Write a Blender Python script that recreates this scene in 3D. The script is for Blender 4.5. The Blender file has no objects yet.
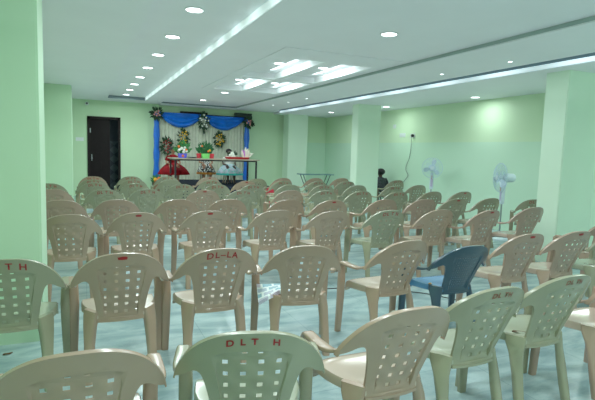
import bpy, bmesh, math, random
from mathutils import Vector, Matrix
from mathutils.geometry import delaunay_2d_cdt
random.seed(11)
PI = math.pi
sc = bpy.context.scene
COL = sc.collection

# ------------------------------------------------------------------ materials
def lin(c):
    return tuple((x/255/12.92) if x/255 <= .04045 else ((x/255+.055)/1.055)**2.4 for x in c)

MATS = {}
def mat(name, rgb, rough=.6, spec=.5, noise=.0, nscale=6, bump=0, bscale=60, emit=None, estr=0, metal=0, alpha=None, trans=0):
    if name in MATS: return MATS[name]
    m = bpy.data.materials.new(name); m.use_nodes = True
    nt = m.node_tree; b = nt.nodes['Principled BSDF']
    c = lin(rgb)
    b.inputs['Roughness'].default_value = rough
    b.inputs['Specular IOR Level'].default_value = spec
    b.inputs['Metallic'].default_value = metal
    b.inputs['Base Color'].default_value = (*c, 1)
    tc = nt.nodes.new('ShaderNodeTexCoord')
    if noise:
        n = nt.nodes.new('ShaderNodeTexNoise'); n.inputs['Scale'].default_value = nscale; n.inputs['Detail'].default_value = 4
        r = nt.nodes.new('ShaderNodeValToRGB')
        r.color_ramp.elements[0].position = .3; r.color_ramp.elements[1].position = .7
        r.color_ramp.elements[0].color = (*[x*(1-noise) for x in c], 1)
        r.color_ramp.elements[1].color = (*[min(1, x*(1+noise)) for x in c], 1)
        nt.links.new(tc.outputs['Object'], n.inputs['Vector'])
        nt.links.new(n.outputs['Fac'], r.inputs['Fac'])
        nt.links.new(r.outputs['Color'], b.inputs['Base Color'])
    if bump:
        n2 = nt.nodes.new('ShaderNodeTexNoise'); n2.inputs['Scale'].default_value = bscale
        bp = nt.nodes.new('ShaderNodeBump'); bp.inputs['Strength'].default_value = bump; bp.inputs['Distance'].default_value = .01
        nt.links.new(tc.outputs['Object'], n2.inputs['Vector'])
        nt.links.new(n2.outputs['Fac'], bp.inputs['Height'])
        nt.links.new(bp.outputs['Normal'], b.inputs['Normal'])
    if emit:
        b.inputs['Emission Color'].default_value = (*lin(emit), 1)
        b.inputs['Emission Strength'].default_value = estr
    if alpha is not None: b.inputs['Alpha'].default_value = alpha
    if trans: b.inputs['Transmission Weight'].default_value = trans
    MATS[name] = m
    return m

# ------------------------------------------------------------------ mesh helpers
def mesh_from(name, verts, faces, sharp=40):
    me = bpy.data.meshes.new(name)
    me.from_pydata([tuple(v) for v in verts], [], faces)
    me.validate()
    bm = bmesh.new(); bm.from_mesh(me)
    bmesh.ops.recalc_face_normals(bm, faces=bm.faces)
    bm.to_mesh(me); bm.free()
    if sharp:
        for p in me.polygons: p.use_smooth = True
        me.set_sharp_from_angle(angle=math.radians(sharp))
    return me

class MB:
    """collects shapes and links them as one mesh object"""
    def __init__(s): s.v = []; s.f = []
    def add(s, vs, fs):
        o = len(s.v); s.v += [tuple(v) for v in vs]; s.f += [tuple(i+o for i in f) for f in fs]; return s
    def box(s, a, b):
        (x0, y0, z0), (x1, y1, z1) = a, b
        return s.add([(x0,y0,z0),(x1,y0,z0),(x1,y1,z0),(x0,y1,z0),(x0,y0,z1),(x1,y0,z1),(x1,y1,z1),(x0,y1,z1)],
                     [(0,3,2,1),(4,5,6,7),(0,1,5,4),(1,2,6,5),(2,3,7,6),(3,0,4,7)])
    def quad(s, *p): return s.add(p, [tuple(range(len(p)))])
    def loft(s, rings, cap=True, closed=True):
        n = len(rings[0]); vs = [p for r in rings for p in r]; fs = []
        for i in range(len(rings)-1):
            for j in range(n if closed else n-1):
                k = (j+1) % n
                fs.append((i*n+j, i*n+k, (i+1)*n+k, (i+1)*n+j))
        if cap and closed:
            fs.append(tuple(range(n-1, -1, -1))); fs.append(tuple(range((len(rings)-1)*n, len(rings)*n)))
        return s.add(vs, fs)
    def tube(s, pts, r, n=8, cap=True):
        pts = [Vector(p) for p in pts]; rings = []
        up = None
        for i, p in enumerate(pts):
            t = (pts[min(i+1, len(pts)-1)] - pts[max(i-1, 0)]).normalized()
            if up is None:
                up = Vector((0,0,1)) if abs(t.z) < .9 else Vector((1,0,0))
            a = t.cross(up).normalized(); up = a.cross(t).normalized()
            rr = r[i] if isinstance(r, (list, tuple)) else r
            rings.append([p + a*rr*math.cos(2*PI*k/n) + up*rr*math.sin(2*PI*k/n) for k in range(n)])
        return s.loft(rings, cap)
    def lathe(s, prof, c=(0,0,0), n=16, sx=1, sy=1, axis='z'):
        rings = []
        for r, h in prof:
            ring = []
            for k in range(n):
                a = 2*PI*k/n; x, y = r*math.cos(a)*sx, r*math.sin(a)*sy
                p = (x, y, h) if axis == 'z' else ((x, h, y) if axis == 'y' else (h, x, y))
                ring.append((p[0]+c[0], p[1]+c[1], p[2]+c[2]))
            rings.append(ring)
        return s.loft(rings)
    def ball(s, c, r, n=10, m=7):
        rx, ry, rz = r if isinstance(r, tuple) else (r, r, r)
        rings = []
        for i in range(m+1):
            th = PI*(.02+.96*i/m)
            rings.append([(c[0]+rx*math.sin(th)*math.cos(2*PI*k/n), c[1]+ry*math.sin(th)*math.sin(2*PI*k/n), c[2]+rz*math.cos(th)) for k in range(n)])
        return s.loft(rings)
    def build(s, name, m, parent=None, sharp=40, loc=None):
        return new(name, mesh_from(name, s.v, s.f, sharp), m, parent, loc)

def new(name, me, m=None, parent=None, loc=None):
    o = bpy.data.objects.new(name, me); COL.objects.link(o)
    if m is not None and not me.materials: me.materials.append(m)
    if parent is not None: o.parent = parent
    if loc is not None: o.location = loc
    return o
def tag(o, label, cat, group=None, kind=None):
    o['label'] = label; o['category'] = cat
    if group: o['group'] = group
    if kind: o['kind'] = kind
    return o
def thing(name, label, cat, loc=(0,0,0), rz=0, group=None):
    o = bpy.data.objects.new(name, None); COL.objects.link(o)
    o.location = loc; o.rotation_euler = (0, 0, rz); o.empty_display_size = .1
    return tag(o, label, cat, group)
def struct(name, mb, m, label=None, cat=None, sharp=0, parent=None):
    o = mb.build(name, m, parent, sharp=sharp)
    o['kind'] = 'structure'
    if label: o['label'] = label
    if cat: o['category'] = cat
    return o
def orient(path_dir):
    return Vector(path_dir).normalized()

# ------------------------------------------------------------------ surface materials
M_ceil = mat('ceiling_paint', (228,232,236), .55, .3, .02, 1.5)
M_back = mat('wall_lime_paint', (194,224,184), .6, .3, .03, 1.2)
M_pillar = mat('pillar_paint', (192,224,190), .55, .35, .03, 1.2)

def two_tone_wall(name, low, high, zsplit):
    m = bpy.data.materials.new(name); m.use_nodes = True
    nt = m.node_tree; b = nt.nodes['Principled BSDF']; b.inputs['Roughness'].default_value = .55
    b.inputs['Specular IOR Level'].default_value = .35
    tc = nt.nodes.new('ShaderNodeTexCoord'); sp = nt.nodes.new('ShaderNodeSeparateXYZ')
    gt = nt.nodes.new('ShaderNodeMath'); gt.operation = 'GREATER_THAN'; gt.inputs[1].default_value = zsplit
    mx = nt.nodes.new('ShaderNodeMix'); mx.data_type = 'RGBA'
    mx.inputs[6].default_value = (*lin(low), 1); mx.inputs[7].default_value = (*lin(high), 1)
    nt.links.new(tc.outputs['Object'], sp.inputs[0]); nt.links.new(sp.outputs['Z'], gt.inputs[0])
    nt.links.new(gt.outputs[0], mx.inputs[0]); nt.links.new(mx.outputs[2], b.inputs['Base Color'])
    return m
M_right = two_tone_wall('two_tone_wall_paint', (202,234,208), (210,236,198), 1.72)

def floor_mat():
    m = bpy.data.materials.new('marble_floor'); m.use_nodes = True
    nt = m.node_tree; b = nt.nodes['Principled BSDF']
    b.inputs['Roughness'].default_value = .24; b.inputs['Specular IOR Level'].default_value = .5
    tc = nt.nodes.new('ShaderNodeTexCoord')
    n1 = nt.nodes.new('ShaderNodeTexNoise'); n1.inputs['Scale'].default_value = 1.6; n1.inputs['Detail'].default_value = 7; n1.inputs['Distortion'].default_value = 1.2
    mp = nt.nodes.new('ShaderNodeMapping'); mp.inputs['Scale'].default_value = (1, 2.6, 1); mp.inputs['Rotation'].default_value = (0, 0, .5)
    r = nt.nodes.new('ShaderNodeValToRGB')
    e = r.color_ramp.elements
    e[0].position = .33; e[0].color = (*lin((128,156,160)), 1)
    e[1].position = .62; e[1].color = (*lin((176,198,199)), 1)
    n2 = nt.nodes.new('ShaderNodeTexNoise'); n2.inputs['Scale'].default_value = 3.5; n2.inputs['Detail'].default_value = 8; n2.inputs['Distortion'].default_value = 3
    r2 = nt.nodes.new('ShaderNodeValToRGB')
    r2.color_ramp.elements[0].position = .49; r2.color_ramp.elements[0].color = (1,1,1,1)
    r2.color_ramp.elements[1].position = .52; r2.color_ramp.elements[1].color = (.82,.88,.9,1)
    el = r2.color_ramp.elements.new(.56); el.color = (1,1,1,1)
    mx = nt.nodes.new('ShaderNodeMix'); mx.data_type = 'RGBA'; mx.blend_type = 'MULTIPLY'; mx.inputs[0].default_value = .7
    br = nt.nodes.new('ShaderNodeTexBrick'); br.offset = 0; br.inputs['Scale'].default_value = 1
    br.inputs['Brick Width'].default_value = .8; br.inputs['Row Height'].default_value = .8; br.inputs['Mortar Size'].default_value = .003
    br.inputs['Color1'].default_value = (1,1,1,1); br.inputs['Color2'].default_value = (.96,.97,.97,1); br.inputs['Mortar'].default_value = (.62,.68,.68,1)
    mx2 = nt.nodes.new('ShaderNodeMix'); mx2.data_type = 'RGBA'; mx2.blend_type = 'MULTIPLY'; mx2.inputs[0].default_value = .8
    L = nt.links.new
    L(tc.outputs['Object'], mp.inputs[0]); L(mp.outputs[0], n1.inputs['Vector']); L(n1.outputs['Fac'], r.inputs['Fac'])
    L(mp.outputs[0], n2.inputs['Vector']); L(n2.outputs['Fac'], r2.inputs['Fac'])
    L(r.outputs['Color'], mx.inputs[6]); L(r2.outputs['Color'], mx.inputs[7])
    L(tc.outputs['Object'], br.inputs['Vector']); L(mx.outputs[2], mx2.inputs[6]); L(br.outputs['Color'], mx2.inputs[7])
    L(mx2.outputs[2], b.inputs['Base Color'])
    return m
M_floor = floor_mat()

# ------------------------------------------------------------------ room shell
XL, XR, YF, YB = -1.0, 7.4, -4.0, 14.5
WIN_FILL = .6
struct('floor', MB().box((XL-.1, YF-.1, -.1), (XR+.1, YB+2.2, 0)), M_floor)
struct('wall_left', MB().box((XL-.12, YF, 0), (XL, YB, 2.95)), M_back)
struct('wall_right', MB().box((XR, YF, 0), (XR+.12, YB, 2.95)), M_right)
struct('wall_front', MB().box((XL, YF-.12, 0), (XR, YF, 2.95)), M_back)
DX0, DX1, DZ = .06, .92, 2.2                      # door opening
wb = MB()
wb.box((XL-.12, YB, 0), (DX0, YB+.14, 2.95)); wb.box((DX1, YB, 0), (5.9, YB+.14, 2.95)); wb.box((DX0, YB, DZ), (DX1, YB+.14, 2.95))
struct('wall_back', wb, M_back)
struct('wall_alcove', MB().box((5.9, YB, 0), (XR+.12, YB+.14, 2.95)), M_right)
for k, (x0, x1) in enumerate(((-.4, 3.0), (3.6, 7.0))):  # added glowing windows, out of view, that brighten ceiling and walls
    wn = thing('fill_window_%d' % (k+1), 'wide frosted fill light panel added behind the camera', 'fill_window', ((x0+x1)/2, YF, .9)); wn['kind'] = 'structure'
    hwid = (x1-x0)/2
    MB().box((-hwid, .002, .05), (hwid, .012, 1.55)).build('pane', mat('frosted_fill_glow', (220,240,236), .5, emit=(205,240,235), estr=WIN_FILL), wn, sharp=0)
    wf = MB()
    for (a, b, c, d) in ((-hwid-.06, hwid+.06, 0, .06), (-hwid-.06, hwid+.06, 1.54, 1.6), (-hwid-.06, -hwid, 0, 1.6), (hwid, hwid+.06, 0, 1.6), (-.03, .03, 0, 1.6)):
        wf.box((a, 0, c), (b, .05, d))
    wf.build('fill_window_frame', mat('white_fill_frame', (220,226,222), .5), wn, sharp=0)
# pillars
M_pillar_lit = mat('lit_pillar_paint', (220,244,220), .55, .35, .03, 1.2)  # paler copy of the pillar paint, stronger light put into the colour
def pillar(n, x0, x1, y0, y1, lab):
    me_b = bmesh.new()
    bmesh.ops.create_cube(me_b, size=1)
    for v in me_b.verts:
        v.co = Vector((x0 if v.co.x < 0 else x1, y0 if v.co.y < 0 else y1, 0 if v.co.z < 0 else 2.9))
    bmesh.ops.bevel(me_b, geom=[e for e in me_b.edges if abs((e.verts[0].co-e.verts[1].co).z) > 1], offset=.012, segments=2, affect='EDGES')
    me = bpy.data.meshes.new('pillar'); me_b.to_mesh(me); me_b.free()
    o = new('trim_%d' % n, me, M_pillar if n < 3 else M_pillar_lit); o['kind'] = 'structure'; o['label'] = lab; o['category'] = 'pillar'
pillar(1, XL, -.285, 3.75, 4.24, 'square pale green pillar beside the green chair with red lettering in the second row')
pillar(2, XL, -.25, 11.3, 11.8, 'pale green pillar left of the dark doorway')
pillar(3, 5.75, 6.42, 4.4, 4.75, 'broad pale green pillar beside the right wall nearest the camera')
pillar(4, 5.9, 6.52, 9.9, 10.2, 'pale green pillar next to the seated person in dark clothes')
pillar(5, 5.85, 6.52, 14.05, 14.5, 'pale green pillar against the back wall near the folding table')

# ceiling: a height map over a grid of cells
CX = [XL, .55, 1.5, 1.95, 2.25, 2.45, 3.08, 3.18, 3.86, 3.97, 4.1, 5.25, 5.5, XR]
CY = [YF, 5.55, 6.15, 8.1, 8.25, 10.05, 10.2, 13.65, 13.95, YB]
ZC = 2.67
def ceil_z(x, y):
    if x < .55: return 2.64
    if x < 1.5: return 2.72 if y < 13.65 else 2.64
    if x < 1.95: return 2.64
    if x < 4.1:
        if y > 13.95: return 2.615
        if 2.25 < x < 3.97 and 5.55 < y < 10.2:
            for (a, b) in ((2.45, 3.08), (3.18, 3.86)):
                for (c, d) in ((6.15, 8.1), (8.25, 10.05)):
                    if a < x < b and c < y < d: return 2.76
            return 2.66
        return ZC
    if x < 5.25: return 2.62
    if x < 5.5: return 2.74 if y < 13.95 else 2.62
    return 2.57
cm = MB()
nx, ny = len(CX)-1, len(CY)-1
zz = [[ceil_z((CX[i]+CX[i+1])/2, (CY[j]+CY[j+1])/2) for j in range(ny)] for i in range(nx)]
for i in range(nx):
    for j in range(ny):
        z = zz[i][j]
        cm.quad((CX[i],CY[j],z),(CX[i],CY[j+1],z),(CX[i+1],CY[j+1],z),(CX[i+1],CY[j],z))
        if i+1 < nx and zz[i+1][j] != z:
            w = zz[i+1][j]; cm.quad((CX[i+1],CY[j],z),(CX[i+1],CY[j+1],z),(CX[i+1],CY[j+1],w),(CX[i+1],CY[j],w))
        if j+1 < ny and zz[i][j+1] != z:
            w = zz[i][j+1]; cm.quad((CX[i],CY[j+1],z),(CX[i+1],CY[j+1],z),(CX[i+1],CY[j+1],w),(CX[i],CY[j+1],w))
cm.box((XL, YF, 2.9), (XR, YB, 2.95))
oc = struct('ceiling', cm, M_ceil)

# ------------------------------------------------------------------ doorway with a dark room behind
M_dark_wood = mat('dark_brown_wood', (26,16,17), .6, .2, .25, 9)
M_door = mat('dark_door_leaf', (22,14,16), .6, .15, .2, 12)
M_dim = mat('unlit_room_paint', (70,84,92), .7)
dz = thing('door_1', 'dark brown double door frame with left leaf shut in back wall', 'door', ((DX0+DX1)/2, YB, 0)); dz['kind'] = 'structure'
hw = (DX1-DX0)/2
fr = MB(); fr.box((-hw, -.03, 0), (-hw+.07, .15, DZ)); fr.box((hw-.06, -.03, 0), (hw, .15, DZ)); fr.box((-hw, -.03, DZ-.07), (hw, .15, DZ))
fr.build('door_frame', M_dark_wood, dz, sharp=0)
lf = MB(); lf.box((-hw+.07, .03, .01), (.15, .07, DZ-.07))
for (a, b) in ((.2, .95), (1.1, 2.0)):
    for (c, d) in ((-hw+.12, -.13), (-.08, .1)):
        lf.box((c, .018, a), (d, .03, b))
lf.build('door_leaf', M_door, dz, sharp=0)
kn = MB(); kn.box((-.33, .0, .98), (-.31, .02, 1.16)); kn.ball((-.32, -.02, 1.05), .02)
kn.build('door_handle', mat('dull_steel', (150,155,160), .3, metal=.8), dz)
hg = MB(); hg.box((-hw+.065, -.034, 1.75), (-hw+.09, -.02, 1.87)); hg.build('hinge', MATS['dull_steel'], dz, sharp=0)
def tile_mat():
    m = bpy.data.materials.new('dark_diamond_tiles'); m.use_nodes = True
    nt = m.node_tree; b = nt.nodes['Principled BSDF']; b.inputs['Roughness'].default_value = .3
    tc = nt.nodes.new('ShaderNodeTexCoord'); mp = nt.nodes.new('ShaderNodeMapping'); mp.inputs['Rotation'].default_value = (0, PI/4, 0); mp.inputs['Scale'].default_value = (5,5,5)
    ck = nt.nodes.new('ShaderNodeTexChecker'); ck.inputs['Scale'].default_value = 1
    ck.inputs['Color1'].default_value = (*lin((52,70,82)), 1); ck.inputs['Color2'].default_value = (*lin((86,106,112)), 1)
    nt.links.new(tc.outputs['Object'], mp.inputs[0]); nt.links.new(mp.outputs[0], ck.inputs['Vector']); nt.links.new(ck.outputs['Color'], b.inputs['Base Color'])
    return m
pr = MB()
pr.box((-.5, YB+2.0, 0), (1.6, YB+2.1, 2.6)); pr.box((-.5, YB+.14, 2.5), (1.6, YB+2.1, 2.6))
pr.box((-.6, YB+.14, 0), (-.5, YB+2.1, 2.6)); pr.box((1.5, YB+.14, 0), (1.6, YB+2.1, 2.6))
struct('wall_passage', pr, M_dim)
struct('wall_tiles', MB().box((-.5, YB+1.97, 0), (1.5, YB+2.0, 1.55)), tile_mat())

# ------------------------------------------------------------------ lights
LC = (.84, 1.0, .985)
def lamp(kind, loc, power, size=.15, spread=PI*.97, rot=(0,0,0), size_y=None, col=LC):
    d = bpy.data.lights.new('lamp', kind); d.energy = power; d.color = col
    if kind == 'AREA':
        if size_y: d.shape = 'RECTANGLE'; d.size = size; d.size_y = size_y
        else: d.shape = 'DISK'; d.size = size
        d.spread = spread
    o = bpy.data.objects.new('downlight_and_fill_lamp', d); COL.objects.link(o); o.location = loc; o.rotation_euler = rot
    return o
M_dl = mat('downlight_diffuser', (250,255,255), .4, emit=(235,250,255), estr=7)
M_ring = mat('white_plastic_trim', (225,232,232), .4)
rg = MB(); rg.lathe([(.088, 0), (.092, -.004), (.088, -.009), (.076, -.009), (.072, -.004), (.072, 0)], n=24)
ME_ring = mesh_from('trim_ring', rg.v, rg.f)
dfm = MB(); dfm.lathe([(.073, -.001), (.073, -.006), (.05, -.0075), (.001, -.008)], n=24); ME_diff = mesh_from('diffuser', dfm.v, dfm.f)
ORD = ['first','second','third','fourth','fifth','sixth','seventh','eighth','ninth','tenth','eleventh','twelfth','thirteenth','fourteenth']
def downlight(x, y, z, label, group, scale=1, power=10):
    t = thing('ceiling_light', label, 'ceiling light', (x, y, z), 0, group); t.scale = (scale*1.08, scale*1.08, 1)
    new('trim_ring', ME_ring, M_ring, t); new('diffuser', ME_diff, M_dl, t)
    lamp('AREA', (x, y, z-.014), power, .14*scale)
PW = 15
leftY = [4.75, 6.0, 7.25, 8.5, 9.72, 10.88, 12.0, 13.15]
for i, y in enumerate(leftY):
    downlight(.97, y, 2.72, 'round white downlight in the long recessed strip by the lit cove, %s from the camera' % ORD[i], 'downlights in the left ceiling recess', power=PW)
for i, y in enumerate([3.5, 2.25, 1.0, -.3, -1.6, -2.9]): lamp('AREA', (.97, y, 2.715), PW, .15)
for (x, y, z, lab) in [(2.95, 4.4, ZC, 'large round downlight on the plain ceiling nearest the camera'),
    (2.77, 7.1, 2.76, 'round downlight in the near recess of the panel cluster, cove side'),
    (3.52, 7.08, 2.76, 'round downlight in the near recess of the panel cluster, groove side'),
    (2.75, 9.15, 2.76, 'round downlight in the far recess of the panel cluster, cove side'),
    (3.5, 9.18, 2.76, 'round downlight in the far recess of the panel cluster, groove side'),
    (2.87, 10.65, ZC, 'round downlight just beyond the recessed panel cluster'),
    (2.83, 12.65, ZC, 'round downlight on the ceiling before the blue stage drape')]:
    downlight(x, y, z, lab, 'downlights in the central ceiling', power=PW)
for (x, y) in [(2.95, 2.2), (2.95, 0), (2.95, -2.2)]: lamp('AREA', (x, y, ZC-.01), PW, .15)
for (x, y, lab) in [(6.95, 7.3, 'round downlight on the low right soffit nearest the camera'),
                    (6.76, 10.05, 'round downlight on the low soffit beside the middle right pillar'),
                    (6.5, 12.45, 'round downlight on the low soffit over the back corner alcove')]:
    downlight(x, y, 2.57, lab, 'downlights in the right soffit', power=PW*.5)
for (x, y) in [(6.95, 4.5), (6.95, 1.8), (6.95, -1.2)]: lamp('AREA', (x, y, 2.56), PW, .15)
for i, (x, y) in enumerate([(4.91, 4.6), (4.85, 5.8), (4.63, 10.1), (4.62, 11.15), (4.58, 12.1)]):
    downlight(x, y, 2.62, 'tiny spotlight on the band beside the bright strip light, %s from the camera' % ORD[i], 'tiny spotlights on the ceiling band', scale=.33, power=3)
struct('trim_6', MB().box((4.088, YF, 2.632), (4.1, 13.95, 2.668)), mat('groove_shade_grey', (146,164,160), .6), 'thin grey strip painting the shadow of the ceiling groove', 'groove')  # strip colour paints in the groove's shadow
lamp('AREA', (.9, YB+1.0, 2.45), 1.2, .3)
# added up-facing fill lamp without a fitting, brightens the ceiling
lamp('AREA', ((XL+XR)/2, 5.2, 2.2), 42, 7.6, PI, (PI, 0, 0), size_y=18, col=(.84, .94, 1.0))
struct('trim_7', MB().box((5.49, YF, 2.636), (5.4995, 13.95, 2.739)), mat('slot_shade_blue', (120,142,156), .6), 'steel blue strip painting the shade above the right strip light', 'slot edge')  # dark colour stands in for shade in the upper slot
struct('trim_8', MB().box((.56, 13.635, 2.642), (1.49, 13.649, 2.719)), mat('recess_shade_grey', (112,130,136), .6), 'grey strip painting shade on the end face of the long ceiling recess', 'recess end')  # shade of the recess end painted as a grey strip
struct('trim_9', MB().box((1.95, 13.935, 2.63), (4.08, 13.949, 2.669)), MATS['recess_shade_grey'], 'grey strip painting shade on the far edge of the central ceiling', 'recess edge')  # same painted shade along the far lip
# brightly lit right-hand cheeks of the four recesses
for (a, b) in ((2.45, 3.08), (3.18, 3.86)):
    for (c, d) in ((6.15, 8.1), (8.25, 10.05)):
        lamp('AREA', (b-.22, (c+d)/2+.1, 2.735), 3.0, .05, PI, (0, math.radians(-72), 0), size_y=1.1)

def led_mat(name, col, strength, period):
    m = bpy.data.materials.new(name); m.use_nodes = True
    nt = m.node_tree; b = nt.nodes['Principled BSDF']
    b.inputs['Base Color'].default_value = (.8,.85,.85,1)
    tc = nt.nodes.new('ShaderNodeTexCoord'); sp = nt.nodes.new('ShaderNodeSeparateXYZ')
    mu = nt.nodes.new('ShaderNodeMath'); mu.operation = 'MULTIPLY'; mu.inputs[1].default_value = 2*PI/period
    si = nt.nodes.new('ShaderNodeMath'); si.operation = 'SINE'
    mr = nt.nodes.new('ShaderNodeMapRange'); mr.inputs[1].default_value = -1; mr.inputs[2].default_value = 1; mr.inputs[3].default_value = .4*strength; mr.inputs[4].default_value = strength
    L = nt.links.new
    L(tc.outputs['Object'], sp.inputs[0]); L(sp.outputs['Y'], mu.inputs[0]); L(mu.outputs[0], si.inputs[0]); L(si.outputs[0], mr.inputs[0])
    L(mr.outputs[0], b.inputs['Emission Strength']); b.inputs['Emission Color'].default_value = (*lin(col), 1)
    return m
M_ledL = led_mat('cove_led_glow', (214,240,240), .88, .62)
M_ledR = led_mat('slot_led_glow', (208,236,248), 1.15, 1.25)
o = MB().box((1.485, -3.5, 2.643), (1.4995, 13.6, 2.712)).build('strip_light', M_ledL, sharp=0)
tag(o, 'long white strip light along the cove beside the row of downlights', 'strip light')
o = MB().box((5.485, -3.5, 2.582), (5.4995, 13.9, 2.634)).build('strip_light', M_ledR, sharp=0)
tag(o, 'long bright blue-white strip light along the edge of the right soffit', 'strip light')

# ------------------------------------------------------------------ plastic armchair
HT = .27
def back_pt(u, v, off=0.0):
    t = (v-.40)/.40
    if t < .06: t = max(t, 0)*.5 + .03 if t > 0 else .03
    y = -.160 - .165*t + .080*(abs(u)/HT)**2.2
    return Vector((u, y+off, v))
def smooth_line(pts, n):
    """Catmull-Rom through 2D points, n steps a span"""
    out = []
    P = [pts[0]] + pts + [pts[-1]]
    for i in range(1, len(P)-2):
        p0, p1, p2, p3 = (Vector(P[k]) for k in (i-1, i, i+1, i+2))
        for s in range(n):
            t = s/n
            out.append(.5*((2*p1)+(-p0+p2)*t+(2*p0-5*p1+4*p2-p3)*t*t+(-p0+3*p1-3*p2+p3)*t**3))
    out.append(Vector(pts[-1]))
    return out
def inside(p, poly):
    c = False; n = len(poly); j = n-1
    for i in range(n):
        a, b = poly[i], poly[j]
        if (a[1] > p[1]) != (b[1] > p[1]) and p[0] < (b[0]-a[0])*(p[1]-a[1])/(b[1]-a[1])+a[0]: c = not c
        j = i
    return c
TOP = [(0,.80),(.06,.797),(.115,.783),(.165,.755),(.207,.715),(.240,.665),(.262,.615),(.272,.572)]
LOW = [(.272,.572),(.262,.585),(.247,.592),(.226,.606),(.207,.622),(.187,.626),(.172,.612),(.161,.58),(.151,.535),(.143,.49),(.136,.44),(.131,.395),(.127,.355)]
def make_back(fine=False):
    top = smooth_line(TOP, 4); low = smooth_line(LOW, 2)
    right = top[:-1] + low
    left = [Vector((-p.x, p.y)) for p in right[1:]][::-1]
    outline = right + left                                # clockwise from the apex, closes along the bottom edge
    pts = [Vector(p) for p in outline]; n = len(pts)
    edges = [(i, (i+1) % n) for i in range(n)]
    def loop(poly):
        o = len(pts); pts.extend(Vector(p) for p in poly); k = len(poly)
        edges.extend((o+i, o+(i+1) % k) for i in range(k))
    def panel(d):
        r = [(0,.730-d),(.05,.728-d),(.10,.719-d),(.143-d,.704-d),(.132-d,.655),(.119-d,.60),(.109-d,.54),(.102-d,.47),(.095-d,.382+d)]
        return r + [(-x, y) for x, y in r[::-1][:-1]]
    p1, p2 = panel(0), panel(.006)
    loop(p1); loop(p2)
    holes = []
    if fine:
        rows = [.690-.0225*k for k in range(13)]
        for i, v in enumerate(rows):
            sp_ = .0215 - .0050*(i/12)
            for k in range(10):
                u = (k-4.5)*sp_; w = .0032
                holes.append([(u-w, v-w), (u+w, v-w), (u+w, v+w), (u-w, v+w)])
    else:
        rows = [.674, .622, .570, .518, .466, .414]
        for i, v in enumerate(rows):
            sp_ = .0605 - .0045*(i/5)
            for k in range(4):
                u = (k-1.5)*sp_; w = .0098 if k in (1, 2) else .0092-.0008*i; h = .0090
                holes.append([(u-w, v-h), (u+w, v-h), (u+w, v+h), (u-w, v+h)])
        for u in (-.026, .026): holes.append([(u-.008, .711), (u+.008, .711), (u+.008, .717), (u-.008, .717)])
    for h in holes: loop(h)
    step = .024
    for i in range(-12, 13):
        for j in range(0, 23):
            p = (i*step, .358+j*step*.9)
            if inside(p, outline) and not any(abs(p[0]-h[0][0]-.008) < .016 and abs(p[1]-h[0][1]-.008) < .016 for h in holes):
                pts.append(Vector(p))
    V, E, F, *_ = delaunay_2d_cdt(pts, edges, [], 0, 1e-5)
    fs = []
    for f in F:
        c = sum((V[i] for i in f), Vector((0,0)))/len(f)
        if inside(c, outline) and not any(inside(c, h) for h in holes): fs.append(tuple(f))
    m = len(V); vs = []
    th = .013
    def ins(p): return .009 if inside(p, p2) else 0.0
    for p in V: vs.append(back_pt(p.x, p.y, ins((p.x, p.y))))
    for p in V: vs.append(back_pt(p.x, p.y, th))
    out = []; cnt = {}
    for f in fs:
        out.append(f); out.append(tuple(i+m for i in f[::-1]))
        for a, b in zip(f, f[1:]+f[:1]):
            k = (min(a, b), max(a, b)); cnt.setdefault(k, []).append((a, b))
    for k, l in cnt.items():
        if len(l) == 1:
            a, b = l[0]; out.append((a, a+m, b+m, b))
    mb = MB(); mb.add(vs, out)
    # turned-forward flange along the arch
    fl = [Vector((-p.x, p.y)) for p in top[::-1]] + top[1:]
    rings = []
    for i, p in enumerate(fl):
        t = (fl[min(i+1, len(fl)-1)] - fl[max(i-1, 0)]).normalized(); nrm = Vector((t.y, -t.x))
        if nrm.y > 0 or (abs(nrm.y) < .3 and nrm.x*p.x > 0): nrm = -nrm
        q = p + nrm*.006
        a = back_pt(p.x, p.y, -.001); b = back_pt(p.x, p.y, .026); c = back_pt(q.x, q.y, .026); d = back_pt(q.x, q.y, -.001)
        lift = Vector((0, 0, .002))
        rings.append([a, (a+b)/2+lift, b, c, d])
    mb.loft(rings)
    # bottom lip and lower ribs
    mb.loft([[back_pt(s*.129, .355, -.005), back_pt(s*.129, .355, .02), back_pt(s*.129, .369, .02), back_pt(s*.129, .369, -.005)] for s in (-1, -.5, 0, .5, 1)])
    return mesh_from('backrest', mb.v, mb.f, 38)

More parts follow.
